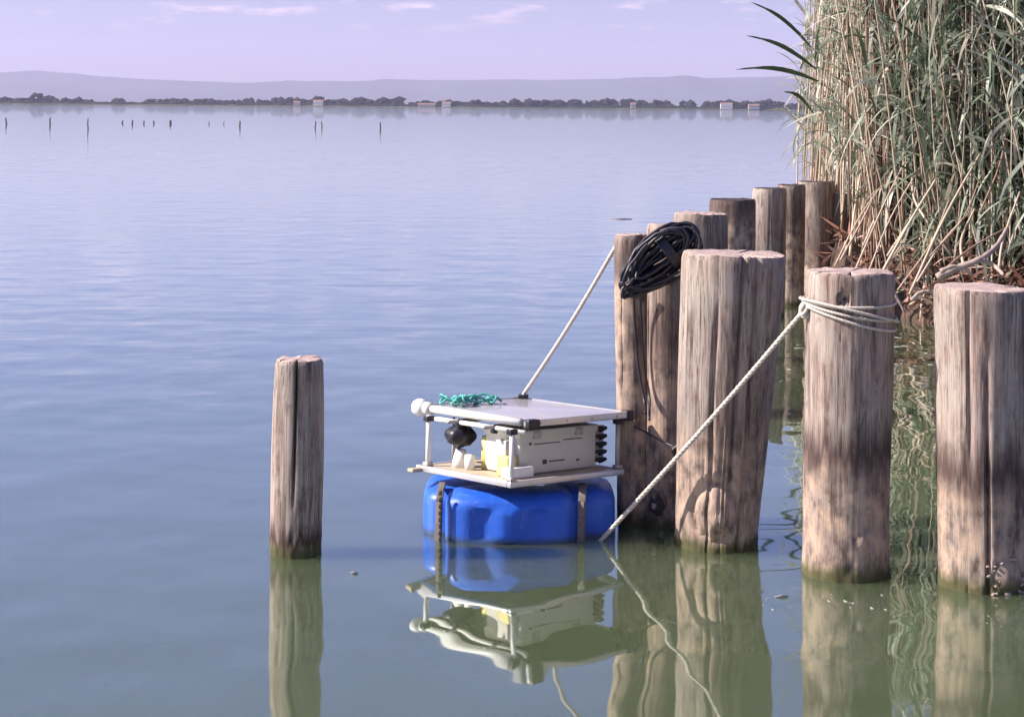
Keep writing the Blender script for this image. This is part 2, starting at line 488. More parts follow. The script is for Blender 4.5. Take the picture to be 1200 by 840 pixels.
for i, (px, s, lab) in enumerate(far_trees):
    p = at(px, HY, SHORE + 22)
    r = empty('tree', (p.x, SHORE + 22, 2.0), lab, 'tree', 'trees standing out along the far shore')
    r.scale = (s * 1.25, s * 1.2, s * .95); r.rotation_euler.z = i * 1.3
    obj('crown', crowns[i % 5], r); obj('trunk', trunkm, r)

def house(px, w, hgt, wall, lab, roof=True):
    p = at(px, HY, SHORE + 8)
    r = empty('house', (p.x, SHORE + 3, .7), lab, 'house', 'houses on the far shore')
    w *= 1.45; hgt *= 1.35
    MB().box((0, 3, hgt / 2), (w, 6, hgt)).build('wall', wall, r, smooth=False)
    if roof:
        b = MB(); o = .4
        v = [(-w / 2 - o, -o, hgt), (w / 2 + o, -o, hgt), (w / 2 + o, 6 + o, hgt), (-w / 2 - o, 6 + o, hgt), (-w / 2 - o, 3, hgt + 1.5), (w / 2 + o, 3, hgt + 1.5)]
        b.add(v, [(0, 1, 5, 4), (2, 3, 4, 5), (0, 4, 3), (1, 2, 5), (3, 2, 1, 0)])
        b.build('roof', M['farroof'], r, smooth=False)
    n = max(2, int(w / 3))
    for i in range(n):
        MB().box((-w / 2 + (i + .5) * w / n, -.02, hgt * .55), (.9, .12, 1.2)).build('window', M['farwin'], r, smooth=False)
house(373, 9, 5.2, M['farwall'], 'white house under a dark tree, left of centre on the far shore')
house(348, 6, 3.8, M['fargrey'], 'small grey house left of the white one under the tree')
house(500, 16, 2.6, M['fargrey'], 'long low grey shed on the far shore left of the middle white house')
house(523, 8, 4.4, M['farwall'], 'low white house in the middle of the far shore')
house(742, 5, 5.0, M['fargrey'], 'narrow pale building on the far shore above the post row')
house(851, 11, 5.6, M['farwall'], 'large white house near the right end of the far shore')
house(883, 10, 4.4, M['fargrey'], 'grey house right of the large white one on the far shore')

# ------------------------------------------------------------------ stakes far out in the lake
stakes = [(7, 135, 146, 3.2, 'farthest left of the dark stakes far out in the lake'), (58, 134, 147, 3.4, 'thick dark stake far out, second from the left picture edge'),
          (103, 134, 152, 2.8, 'tallest thin stake far out, below the lone small far tree'), (143, 140, 145, 3.4, 'first low stub of the row of five stubs far out'),
          (155, 139, 146, 3.4, 'second low stub of the row of five, a little taller'), (168, 140, 145.5, 3.2, 'third low stub, middle of the row of five far out'),
          (180, 140, 145.5, 3.0, 'fourth low stub of the row of five far out'), (199, 139, 146, 5.0, 'thickest stub, right end of the row of five far out'),
          (245, 141, 146, 2.0, 'faint thin stub right of the row of five'), (262, 141, 146, 2.0, 'faint thin stub left of the thick single stake'),
          (281, 139, 149, 3.6, 'thick single stake far out between the stubs and the pair'), (369, 139, 150, 3.0, 'left stake of the pair far out below the white house'),
          (377, 139, 150, 2.6, 'right stake of the pair far out below the white house'), (445, 140, 152, 3.4, 'lone dark stake far out, rightmost of all the far stakes'),
          (453, 128.5, 132, 2.0, 'tiny stub close in front of the far shore, left one'), (463, 128.5, 132, 2.0, 'tiny stub close in front of the far shore, right one')]
M['hazed_wood'] = simple('haze_greyed_wood', (.26, .235, .27), .8, 0, .3, 20)  # lightened and greyed in colour to stand in for distance haze
for i, (px, ty, by, w, lab) in enumerate(stakes):
    b = on_water(px, by); Y = b.y; ty += (by - ty) * .28
    tp = at(px + (.6 if i % 2 else -.4), ty, Y); r = w / 2 * .72 * Y / F
    mb = MB(); n = 6
    pts = [b + (tp - b) * (k / n) + Vector((.015 * math.sin(k + i), 0, 0)) for k in range(n + 1)]
    pts[0] = pts[0] - Vector((0, 0, .4))
    mb.tube(pts, [r * (1.05 - .2 * k / n + .05 * math.sin(k * 2 + i)) for k in range(n + 1)], 9)
    tag(mb.build('mooring_stake', M['hazed_wood'], loc=b), lab, 'stake', 'stakes far out in the lake')

# ------------------------------------------------------------------ wooden piles
def pile(px_top, py_top, px_bot, py_bot, w_top, w_bot, label, seed, Y=None, stain_shade=(.36, .10, .9), tilt=(0, 0), cracks=7, bulge=0.0, group='wooden piles', flat=None, knot=None, name='wooden_pile', seg=150, rows=70, crackdef=None, endmat='end'):
    """(px_top,py_top): middle of the top face; (px_bot,py_bot): front of the foot at the waterline"""
    rs = random.Random(seed)
    if Y is None:
        fr = on_water(px_bot, py_bot); Yc = fr.y + w_bot / 2 * fr.y / F
    else: Yc = Y
    b = at(px_bot, HY, Yc); b.z = 0
    t = at(px_top, py_top, Yc + tilt[1])
    rt = w_top / 2 * Yc / F; rb = w_bot / 2 * Yc / F
    axis = t - b; hgt = axis.z
    off = Vector((rs.random() * 90, rs.random() * 90, rs.random() * 9))
    cr = list(crackdef or [])
    for k in range(cracks):
        cr.append((rs.uniform(0, 6.28), rs.uniform(.012, .03), rs.uniform(.003, .009), rs.uniform(0, 1), rs.uniform(.15, .5)))
    v = []; f = []
    z0 = -.35
    for i in range(rows + 1):
        s = i / rows; z = z0 + (hgt - z0) * s
        sz = z / hgt
        c = b + axis * sz
        r0 = rb + (rt - rb) * max(0, min(1, sz)) + bulge * rb * math.sin(max(0, min(1, sz)) * math.pi)
        top = max(0, 1 - (hgt - z) / .012)
        for j in range(seg):
            a = 2 * math.pi * j / seg
            ca, sa = math.cos(a), math.sin(a)
            r = r0 * (1 + .045 * noise.noise(Vector((ca * 1.0, sa * 1.0, z * 2.2)) + off) + .014 * noise.noise(Vector((ca * 4, sa * 4, z * 3.5)) + off))
            r *= 1 + .006 * noise.noise(Vector((ca * 14, sa * 14, z * 1.5)) + off) + .008 * noise.noise(Vector((ca * 34, sa * 34, z * 5)) + off)
            if z < .14: r *= 1 + .05 * (1 - max(z, 0) / .14) * (.4 + noise.noise(Vector((ca * 5, sa * 5, z * 22)) + off))
            for (ka, kw, kd, kc, kl) in cr:
                aa = ka + .05 * noise.noise(Vector((z * 3, kc * 9, 0)))
                da = abs((a - aa + math.pi) % (2 * math.pi) - math.pi)
                if da < kw * 2.2:
                    e = max(0, 1 - abs(sz - kc) / kl)
                    r -= kd * math.exp(-(da / kw) ** 2 * 1.4) * min(1, e * 3)
            if knot:
                for (na, nz, ns, nd) in knot:
                    da = ((a - na + math.pi) % (2 * math.pi) - math.pi) * r0; dz = z - nz
                    q = math.hypot(da, dz * .85) / ns
                    if q < 2: r += nd * math.exp(-(q ** 2) * 2) - abs(nd) * .55 * math.exp(-((q - 1.0) / .13) ** 2)
            r -= .005 * top ** 2
            x, y = r * ca, r * sa
            if flat: y = y * flat
            zz = z + (.006 * noise.noise(Vector((ca * 2, sa * 2, 1)) + off)) * (1 if i >= rows - 1 else 0) + tilt[0] * x * max(0, sz) ** 6
            v.append((c.x + x - b.x, c.y + y - b.y, zz))
    for i in range(rows):
        for j in range(seg):
            j2 = (j + 1) % seg
            f.append((i * seg + j, i * seg + j2, (i + 1) * seg + j2, (i + 1) * seg + j))
    # end grain: rings of vertices to the centre with radial checks
    nwall = len(f); base = rows * seg; cen = Vector((0, 0, 0))
    for j in range(seg): cen += Vector(v[base + j])
    cen /= seg
    checks = [(rs.uniform(0, 6.28), rs.uniform(.3, .95)) for _ in range(6)]
    prev = base
    for q, s in enumerate((.94, .75, .5, .25)):
        k = len(v)
        for j in range(seg):
            p = cen + (Vector(v[base + j]) - cen) * s
            a = 2 * math.pi * j / seg
            dz = .003 + .004 * noise.noise(p * 30 + off)
            for (ka, kl) in checks:
                da = abs((a - ka + math.pi) % (2 * math.pi) - math.pi)
                if da < .07 and s > 1 - kl: dz -= .02 * (1 - da / .07)
            v.append((p.x, p.y, p.z + dz))
        for j in range(seg):
            j2 = (j + 1) % seg
            f.append((prev + j, prev + j2, k + j2, k + j))
        prev = k
    v.append((cen.x, cen.y, cen.z)); k = len(v) - 1
    for j in range(seg): f.append((prev + j, prev + (j + 1) % seg, k))
    me = mesh_from(name, v, f, [M['wood'], M[endmat]])
    mi = [0] * nwall + [1] * (len(f) - nwall)
    me.polygons.foreach_set('material_index', mi)
    me.set_sharp_from_angle(angle=R(50))
    o = obj(name, me, None, b)
    tag(o, label, 'post', group)
    o['stain_shade_height'], o['stain_shade_width'], o['stain_shade_amount'] = [float(x) for x in stain_shade]
    return o, b, t, Yc

# angles: -pi/2 faces the camera, pi faces left
FRONT = -math.pi / 2
lone, *_ = pile(351, 421, 350, 655, 56, 59, 'slender weathered post standing alone in open water with a long split', 3, stain_shade=(.045, .075, .95), cracks=0, bulge=.06,
                crackdef=[(FRONT - .02, .05, .028, 1.0, .75), (FRONT + .75, .02, .005, .6, .4)], tilt=(.02, 0))
pA, bA, tA, YA = pile(1151, 337, 1158, 697, 112, 104, 'thick pinkish pile cut by the right picture edge, dry reeds lying across its top', 11, stain_shade=(.34, .13, .8), tilt=(-.03, 0), cracks=9,
                      crackdef=[(FRONT - .15, .05, .02, .35, .45), (FRONT - .55, .04, .014, .8, .4)], knot=[(FRONT + .35, .05, .05, .012)])
pB, bB, tB, YB = pile(996, 318, 995, 683, 103, 100, 'straight pile with the pale mooring rope wound round its head', 12, stain_shade=(.37, .12, .85), cracks=7, rows=120, knot=[(FRONT - .30, .838, .016, -.035), (FRONT + .2, .12, .02, .008)])
pC, bC, tC, YC = pile(859, 297, 843, 648, 122, 94, 'broad greyish pile, widest of all, between the cable coil and the roped pile', 13, stain_shade=(.42, .16, .25), tilt=(-.02, 0), cracks=12, bulge=.03,
                      crackdef=[(FRONT + .1, .06, .022, .8, .7), (FRONT - .35, .05, .014, .4, .5), (FRONT + .45, .07, .018, .5, .8)], knot=[(FRONT - .20, .13, .075, .026), (FRONT - .05, .10, .03, .014)])
pD, bD, tD, YD = pile(741, 275, 748, 632, 43, 42, 'tall slim pile nearest the open lake, black cable hanging down its face', 14, Y=6.66, stain_shade=(.86, .16, .7), cracks=8)
pE, bE, tE, YE = pile(781, 264, 782, 640, 46, 46, 'pile with a round knot hole near the water, squeezed behind the broad pile', 15, Y=6.62, stain_shade=(.62, .22, .5), cracks=8, knot=[(FRONT - .55, .075, .040, -.035), (FRONT - .75, .08, .012, .03)])
pF, bF, tF, YF = pile(821, 250, 821, 500, 65, 65, 'pile with a pale sawn rim rising behind the black coil', 16, Y=5.1 * K, stain_shade=(.72, .25, .6), seg=90, rows=40)  # from here back, wide dark bands in the wood colour stand in for shade
pG, bG, tG, YG = pile(858, 234, 858, 450, 54, 56, 'dark shaded pile between the pale rimmed one and the light one', 17, endmat='end_dark', Y=6.2 * K, stain_shade=(.85, .5, .75), seg=90, rows=40)
pH, bH, tH, YH = pile(902, 221, 900, 400, 40, 42, 'light tan pile in the back row with a blackened top', 18, endmat='end_dark', Y=7.5 * K, stain_shade=(.35, .5, .5), seg=90, rows=40)
pI, bI, tI, YI = pile(927, 217, 926, 400, 34, 36, 'narrow shaded pile between the light tan one and the one before the reeds', 19, endmat='end_dark', Y=7.95 * K, stain_shade=(.6, .5, .6), seg=90, rows=40)
pJ, bJ, tJ, YJ = pile(957, 213, 960, 380, 44, 44, 'tallest looking back row pile, black topped, just in front of the reed stems', 20, endmat='end_dark', Y=8.3 * K, stain_shade=(.35, .5, .5), seg=90, rows=40)
pile(987, 226, 988, 380, 30, 32, 'dark reddish pile in the shade right of the black topped one before the reeds', 21, Y=8.28 * K, stain_shade=(.5, .7, .8), seg=70, rows=30)
pile(1011, 246, 1011, 380, 26, 28, 'lowest dark pile, half lost among the fallen reeds', 22, Y=8.2 * K, stain_shade=(.5, .7, .9), seg=70, rows=30)

# a black lump painted as the shade inside the squeezed pile's knot hole, with a pale broken stub in it
ka = FRONT - .45; kr = 23 * YE / F
kc = Vector((kr * math.cos(ka), kr * math.sin(ka), .070))
b = MB().ball(kc, .026, 3, .35, (1.0, .55, 1.05)); kh = b.build('knot_hole_shade', M['end_dark'], pE)
b = MB().ball(kc + Vector((-.010, -.013, .004)), .009, 2, .7, (1, .6, 1.3)); b.build('broken_stub', M['end'], kh)

# ------------------------------------------------------------------ ropes
def strand_rope(pts, rad, mat, name, parent=None, loc=None, pitch=.045, n=6, mb=None):
    pts = [Vector(p) for p in pts]
    L = [0]
    for a, b in zip(pts, pts[1:]): L.append(L[-1] + (b - a).length)
    total = L[-1]; m = max(8, int(total / pitch * 7))
    res = []
    for i in range(m + 1):
        d = total * i / m; k = 0
        while k < len(L) - 2 and L[k + 1] < d: k += 1
        q = (d - L[k]) / max(1e-6, L[k + 1] - L[k]); res.append((pts[k].lerp(pts[k + 1], q), d))
    out = mb or MB()
    for s in range(3):
        line = []
        for i, (p, d) in enumerate(res):
            tdir = (res[min(i + 1, m)][0] - res[max(i - 1, 0)][0]).normalized()
            x = tdir.cross(Vector((0, .3, 1))).normalized(); y = tdir.cross(x)
            a = d / pitch * 2 * math.pi + s * 2.094
            line.append(p + (x * math.cos(a) + y * math.sin(a)) * rad * .38)
        out.tube(line, rad * .64, n)
    if mb is None: return out.build(name, mat, parent, loc=loc or pts[0])
    return out

def smooth_pts(ctrl, n=10):
    P = [Vector(p) for p in ctrl]; P = [P[0] * 2 - P[1]] + P + [P[-1] * 2 - P[-2]]
    out = []
    for i in range(1, len(P) - 2):
        for k in range(n):
            t = k / n
            out.append(.5 * ((2 * P[i]) + (P[i + 1] - P[i - 1]) * t + (2 * P[i - 1] - 5 * P[i] + 4 * P[i + 1] - P[i + 2]) * t * t + (3 * P[i] - P[i - 1] - 3 * P[i + 1] + P[i + 2]) * t ** 3))
    out.append(P[-2]); return out

# mooring rope: wound round the head of pile B, then taut down to the water
root = empty('mooring_rope', on_water(702, 634), 'long pale rope running taut from the roped pile head down into the water', 'rope')
o0 = root.location
rB = 50 * YB / F
tie = at(945, 360, YB) + Vector((-.004, -.02, 0))
end = on_water(702, 634) + Vector((-.02, .02, -.03))
run = [tie.lerp(end, k / 14) + Vector((0, 0, -.012 * math.sin(math.pi * k / 14))) for k in range(15)]
mb = strand_rope([p - o0 for p in run], .0078, M['rope'], '', mb=MB(), pitch=.05)
mb.build('taut_line', M['rope'], root)
def wrap(zl, zf, zr, rr, name='coil_turn', jit=0):
    pts = []
    for k in range(41):
        a = math.pi + 2 * math.pi * k / 40       # starts on the left, passes the front
        ax = bB + (tB - bB) * (zf / (tB - bB).z)
        # left height zl, right height zr, sagging in front
        sfront = max(0, -math.sin(a)); mixx = (1 + math.cos(a)) / 2
        z = zl + (zr - zl) * mixx - (((zl + zr) / 2 - zf) * sfront)
        pts.append(Vector((ax.x + (rB + rr) * 1.04 * math.cos(a), ax.y + (rB + rr) * 1.04 * math.sin(a), z)) - o0)
    strand_rope(pts, .0048, M['rope'], '', mb=(m2 := MB()), pitch=.03, n=5)
    m2.build(name, M['rope'], root)
zz = lambda py: at(996, py, YB - rB).z
wrap(zz(356), zz(360.5), zz(357), .004)
wrap(zz(358), zz(372), zz(377), .006)
wrap(zz(361), zz(380), zz(390), .004)
wrap(zz(355), zz(365), zz(382), .013)
kn = MB()
for k in range(3):
    pts = [tie - o0 + Vector((.012 * math.cos(a) - .004, .014 * math.sin(a) * (1 if k % 2 else .7), .020 * math.sin(a + k) + .008 * (k - 1))) for a in [2 * math.pi * q / 12 for q in range(12)]]
    kn.tube(pts, .0065, 6, closed=True)
kn.build('knot', M['rope'], root)

# ------------------------------------------------------------------ the floating platform
PN = at(617, 493, 6.25); PL = at(478, 476, 6.60); PR = at(751, 484, 6.52)
e1 = (PR - PN).normalized(); e2 = (PL - PN).normalized()
nrm = e1.cross(e2).normalized()
d0 = (e1 + e2).normalized(); side = nrm.cross(d0)
ex = (d0 - side).normalized(); ey = (d0 + side).normalized()   # right-back edge, left-back edge
if (PR - PN).dot(ex) < (PR - PN).dot(ey): ex, ey = ey, ex
if nrm.z < 0: nrm = -nrm
rotm = Matrix((ex, ey, nrm)).transposed()
if rotm.determinant() < 0: print('LEFT HANDED FRAME')
SX = (PR - PN).dot(ex); SY = (PL - PN).dot(ey)
flo = empty('floating_platform', PN, 'floating instrument platform with a square solar panel over blue plastic floats', 'float')
flo.matrix_world = Matrix.Translation(PN) @ rotm.to_4x4()
print('panel size', SX, SY)
# local frame: x to the right-back corner, y to the left-back corner, z up; origin at the near corner of the panel top
def L(p): return flo.matrix_world.inverted() @ Vector(p)
pan = MB().box((SX / 2, SY / 2, -.004), (SX - .022, SY - .022, .006), bev=.001).build('solar_panel', M['cells'], flo)
MB().box((SX / 2, SY / 2, -.013), (SX - .034, SY - .034, .006), bev=.001).build('back_sheet', M['backsheet'], flo)
MB().box((SX / 2, .006, -.011), (SX + .004, .016, .022), bev=.003).build('frame_rail', M['alu'], flo)
MB().box((SX - .004, SY / 2 + .01, -.011), (.016, SY - .01, .022), bev=.003).build('frame_rail', M['alu'], flo)
MB().box((SX / 2, SY - .004, -.011), (SX - .03, .016, .030), bev=.003).build('frame_rail', M['alu'], flo)
MB().tube([(.004, .03, -.008), (.004, SY * .5, -.008), (.004, SY - .015, -.008)], .0125, 14).build('white_tube', M['white'], flo)
MB().ball((.0, SY + .008, -.008), .030, 3, .06, (1, 1.1, 1)).build('end_float', M['white'], flo, angle=R(60))
MB().tube([(.004, SY - .045, -.008), (.004, SY - .018, -.008)], .021, 14).build('collar', M['white'], flo)
MB().box((.022, .000, -.012), (.048, .032, .030), bev=.004).build('corner_bracket', M['black'], flo)
MB().box((SX + .004, .012, -.014), (.035, .035, .034), bev=.006).build('corner_bracket', M['black'], flo)
MB().box((SX - .02, SY - .02, .006), (.05, .035, .012), rot=Matrix.Rotation(.78, 3, 'Z'), bev=.003).build('corner_bracket', M['black'], flo)
# deck
DZ = -.192
dx0, dx1, dy0, dy1 = -.055, SX - .010, .018, SY - .05
MB().box(((dx0 + dx1) / 2, (dy0 + dy1) / 2, DZ - .004), (dx1 - dx0 - .03, dy1 - dy0 - .03, .010), bev=.002).build('deck_board', M['ply'], flo)
for (c, s) in ((((dx0 + dx1) / 2, dy0, DZ - .008), (dx1 - dx0, .018, .020)), (((dx0 + dx1) / 2, dy1, DZ - .008), (dx1 - dx0, .018, .020)),
               ((dx0 + .009, (dy0 + dy1) / 2, DZ - .008), (.018, dy1 - dy0 - .019, .020)), ((dx1 - .009, (dy0 + dy1) / 2, DZ - .008), (.018, dy1 - dy0 - .019, .020))):
    MB().box(c, s, bev=.003).build('deck_rail', M['alu'], flo)
MB().box((dx0 - .015, dy1 - .01, DZ - .012), (.05, .03, .012), bev=.003).build('deck_rail', M['ply'], flo)
for (x, y) in ((dx0 + .012, dy0 + .002), (dx0 + .02, dy1 - .03), (dx1 - .012, dy0 + .012), (dx1 - .02, dy1 - .03)):
    lg = MB().tube([(x, y, DZ - .015), (x, y, -.024)], .0085, 10)
    lego = lg.build('leg', M['white'] if x < .1 else M['galv'], flo)
    MB().box((x, y, -.034), (.03, .024, .018), bev=.003).build('clamp', M['black'], lego)
    MB().box((x, y, DZ + .008), (.026, .026, .012), bev=.003).build('foot_plate', M['galv'], lego)
for y in (SY * .32, SY * .66):
    MB().tube([(dx0 + .02, y, -.036), (dx1 - .02, y, -.036)], .007, 8).build('cross_bar', M['galv'], flo)
    MB().box((.012, y, -.044), (.016, .02, .028), bev=.002).build('hook', M['black'], flo)
MB().tube([(.012, dy0, -.040), (.012, dy1, -.040)], .008, 8).build('cross_bar', M['white'], flo)
for q in range(4):
    MB().tube([(.06 + q * (SX - .12) / 3, -.004, -.011), (.06 + q * (SX - .12) / 3, .001, -.011)], .0035, 8).build('screw', M['galv'], flo)
# enclosure box
bx0, bx1, by0, by1, bz0, bz1 = .055, .40, .09, .26, DZ + .002, -.045
box = MB().box(((bx0 + bx1) / 2, (by0 + by1) / 2, (bz0 + bz1) / 2 - .004), (bx1 - bx0, by1 - by0, bz1 - bz0 - .01), bev=.006).build('enclosure', M['box'], flo)
MB().box(((bx0 + bx1) / 2, (by0 + by1) / 2, bz1 - .012), (bx1 - bx0 + .010, by1 - by0 + .010, .022), bev=.004).build('lid', M['box'], box)
for (ux, uz, w, h2) in ((.045, -.055, .010, .008), (.120, -.058, .115, .0028), (.235, -.052, .085, .0028), (.110, -.118, .018, .014), (.165, -.118, .070, .004), (.26, -.123, .012, .006), (.03, -.13, .02, .003)):
    MB().box((bx0 + ux, by0 - .001, bz1 + uz + .01), (w, .0022, h2)).build('printed_mark', M['ink'], box, smooth=False)
for k in range(2):
    MB().box((bx0 + .07 + k * .19, by0 - .006, bz1 - .018), (.03, .008, .024), bev=.002).build('latch', M['galv'], box)
# white backing with looped black cable glands beside the box
MB().box((bx1 + .035, by0 + .03, (bz0 + bz1) / 2), (.055, .006, .125), bev=.002).build('white_plate', M['white'], flo)
for k in range(5):
    z = bz0 + .02 + k * .026
    MB().tube(smooth_pts([(bx1 + .002, by0 + .020, z), (bx1 + .03, by0 - .002, z + .006), (bx1 + .052, by0 + .008, z + .002), (bx1 + .035, by0 + .022, z - .008)], 5), .006, 7).build('cable_gland', M['black'], flo)
# things in front of the box on the left
cb = (.035, dy1 - .115)
MB().tube([(cb[0], cb[1], DZ), (cb[0], cb[1], DZ + .035), (cb[0], cb[1], DZ + .06)], [.030, .024, .016], 16).build('pump_foot', M['white'], flo)
MB().ball((cb[0], cb[1] + .005, DZ + .105), .047, 3, .25, (1.1, 1, .85)).build('pump_head', M['black'], flo)
MB().tube(smooth_pts([(cb[0], cb[1], DZ + .11), (cb[0] + .01, cb[1] - .05, DZ + .145), (cb[0] + .03, cb[1] - .10, DZ + .13), (cb[0] + .05, cb[1] - .12, DZ + .06)], 6), .006, 8).build('hose', M['black'], flo)
MB().tube([(.02, cb[1] - .065, DZ), (.02, cb[1] - .065, DZ + .05)], .017, 14).build('bottle', M['white'], flo)
MB().tube([(.075, cb[1] - .09, DZ), (.075, cb[1] - .09, DZ + .11)], .020, 14).build('sample_tube', M['yellow'], flo)
MB().box((.02, dy0 + .095, DZ + .035), (.04, .055, .065), bev=.006).build('battery', M['yellow'], flo)
MB().box((.035, dy0 + .06, DZ + .018), (.10, .05, .034), bev=.004).build('small_box', M['white'], flo)
MB().box((.03, dy0 + .12, DZ + .09), (.03, .05, .05), bev=.004).build('junction_box', M['box'], flo)
MB().tube([(.045, cb[1] + .05, DZ), (.045, cb[1] + .05, DZ + .16)], .005, 8).build('rod', M['galv'], flo)
# teal net bundle lying on the back left edge
net = MB(); rs = random.Random(5)
for k in range(16):
    c0 = Vector((.08 + rs.uniform(0, .16), SY - .03 - rs.uniform(0, .07), .010 + rs.uniform(0, .018)))
    a = rs.uniform(0, 3.14); r1 = rs.uniform(.02, .05); r2 = rs.uniform(.008, .016)
    net.tube([c0 + Vector((r1 * math.cos(q) * math.cos(a) - r2 * math.sin(q) * math.sin(a), r1 * math.cos(q) * math.sin(a) + r2 * math.sin(q) * math.cos(a), .009 * math.sin(q * 2 + k))) for q in [6.283 * i / 14 for i in range(14)]], .0042, 5, closed=True)
nb = net.build('teal_cord', M['teal'], None, loc=(0, 0, 0))
for vv in nb.data.vertices: vv.co = flo.matrix_world @ vv.co
tag(nb, 'tangled teal cord lying on the far left edge of the solar panel', 'cord')

# floats under the deck: rounded moulded tanks in world axes
def tank(cx, cy, w, d, z0, z1, name, ribs=(), e=4.0, seg=96, rows=22, yaw=0.0):
    v = []; f = []
    hh = z1 - z0
    for i in range(rows + 1):
        s = i / rows; z = z0 + hh * s
        q = min((z - z0), (z1 - z)); rd = .045
        ins = rd - math.sqrt(max(0, rd * rd - max(0, rd - q) ** 2))
        for j in range(seg):
            a = 2 * math.pi * j / seg; c, sn = math.cos(a), math.sin(a)
            k = (abs(c) ** e + abs(sn) ** e) ** (-1 / e)
            x, y = (w / 2 - ins) * k * c, (d / 2 - ins) * k * sn
            if y < 0: y *= 1 + .16 * math.cos(min(1, abs(x) / (w / 2)) * math.pi / 2)
            for (r0, r1, dep) in ribs:
                if y < 0:
                    g = max(0, min(1, min(x - r0, r1 - x) / .008)) * max(0, min(1, min(z - (z0 + hh * .45), z1 - .04 - z) / .01))
                    y -= dep * g
            v.append((cx + x * math.cos(yaw) - y * math.sin(yaw), cy + x * math.sin(yaw) + y * math.cos(yaw), z))
    for i in range(rows):
        for j in range(seg):
            j2 = (j + 1) % seg; f.append((i * seg + j, i * seg + j2, (i + 1) * seg + j2, (i + 1) * seg + j))
    f.append(tuple(range(seg - 1, -1, -1))); f.append(tuple(rows * seg + j for j in range(seg)))
    me = mesh_from(name, [L(p) for p in v], f, M['blue']); me.set_sharp_from_angle(angle=R(45))
    return obj(name, me, flo)
wf = on_water(602, 637)
pxm = wf.y / F
tank((602 - 600) * pxm, wf.y + .12, 155 * pxm, .22, -.12, .152, 'float_tank', ribs=((-.125, -.065, -.010), (-.045, .030, .012), (.055, .125, -.010)), e=5)
tank(-.165, wf.y + .31, .24, .36, -.12, .145, 'float_tank', e=5, yaw=.0)
tank(.232, wf.y + .29, .24, .34, -.12, .145, 'float_tank', e=5, yaw=.0)
for (px, w) in ((517, .022), (685, .024)):
    x = (px - 600) * pxm
    pts = [(x, wf.y + .03, -.1), (x, wf.y + .026, .0), (x + .003, wf.y + .03, .13), (x + .006, wf.y + .06, .158), (x + .008, wf.y + .16, .16)]
    b = MB()
    for a, c in zip(pts, pts[1:]):
        a = Vector(a); c = Vector(c); dirv = (c - a)
        q = dirv.to_track_quat('Z', 'X').to_matrix()
        b.box((a + c) / 2, (w * .5 if False else .012, w, dirv.length + .004), rot=q @ Matrix.Rotation(math.pi / 2, 3, 'Z') if False else q, bev=.002)
    b.v = [L(p) for p in b.v]
    b.build('strap', M['strap'], flo)
b = MB(); 
for k in range(9): b.box((-.222 + .0, wf.y + .018, -.01 + k * .021), (.012, .008, .016), bev=.003)
b.v = [L(p) for p in b.v]; b.build('chain', M['strap'], flo)
b = MB().ball((545 * 1.0 - 600, 0, 0), .0, 1)
bd = on_water(545, 634); MB().ball(bd + Vector((0, 0, .006)), .011, 2).build('bead', M['white'], None, loc=bd)
o = [x for x in bpy.data.objects if x.name == 'bead'][0]; tag(o, 'tiny white bead floating against the blue tank', 'bead')

# rope from the panel's far corner to the slim pile
ra = flo.matrix_world @ Vector((SX - .02, SY - .02, .012)); rb_ = at(722, 288, YD + .02)
pts = [ra.lerp(rb_, k / 14) + Vector((0, 0, -.015 * math.sin(math.pi * k / 14))) for k in range(15)]
rr = strand_rope(pts, .0075, M['rope'], 'tether_rope', loc=ra, pitch=.035)
tag(rr, 'pale slanting tether rope from the back of the solar panel up to the slim pile', 'rope')

# ------------------------------------------------------------------ black cable coil hung over two piles
rs = random.Random(9)
cc = at(770, 304, 6.47)
ang = R(38)
ax1 = Vector((math.cos(ang), .06, math.sin(ang))); ax2 = Vector((-math.sin(ang), .05, math.cos(ang)))
coil = empty('cable_coil', cc, 'hank of black cable slung over the heads of the two piles nearest the lake', 'cable')
pp = 6.49 / F
for k in range(34):
    a0 = pp * rs.uniform(36, 55); b0 = pp * rs.uniform(3, 27)
    sh = Vector((pp * rs.uniform(-7, 7), rs.uniform(-.03, .03), pp * rs.uniform(-11, 9)))
    pts = []
    for i in range(28):
        q = 2 * math.pi * i / 28
        s = a0 * math.cos(q); tt = b0 * math.sin(q) * (1 + .25 * math.cos(q))
        wob = Vector((rs.uniform(-1, 1), rs.uniform(-1, 1), rs.uniform(-1, 1))) * .0028
        pts.append(sh + ax1 * s + ax2 * tt + Vector((0, -.02 * abs(math.cos(q)) + .03 * math.sin(q + k), 0)) + wob)
    MB().tube(pts, .006 if k % 3 else .005, 7, closed=True).build('cable_turn', M['black'], coil)
b = MB()
for k in range(5):
    q0 = ax1 * (pp * (12 + k * 2.2)); 
    b.tube([q0 + ax2 * (pp * 23 * math.cos(a)) + Vector((0, .045 * math.sin(a) - .012, 0)) for a in [2 * math.pi * i / 16 for i in range(16)]], .0055, 6, closed=True)
b.build('cable_binding', M['black'], coil)
MB().tube(smooth_pts([ax1 * (pp * -10) + ax2 * pp * -14, atk(795, 322, 3.64) - cc, atk(800, 306, 3.64) - cc], 8), .004, 6).build('pale_lead', M['rope'], coil)
def cable(ctrl, r, lab, mat='black'):
    P = smooth_pts([at(*c) for c in ctrl], 9)
    o = MB().tube(P, r, 7).build('cable', M[mat], None, loc=P[0]); tag(o, lab, 'cable'); return o
YQ = YD - 25 * YD / F * 1.06 - .008
cable([(742, 335, YQ - .02), (744, 380, YQ), (748, 430, YQ), (755, 470, YQ - .03), (756, 484, 6.46)], .0042, 'left of the two black cables dropping from the coil to the solar panel')
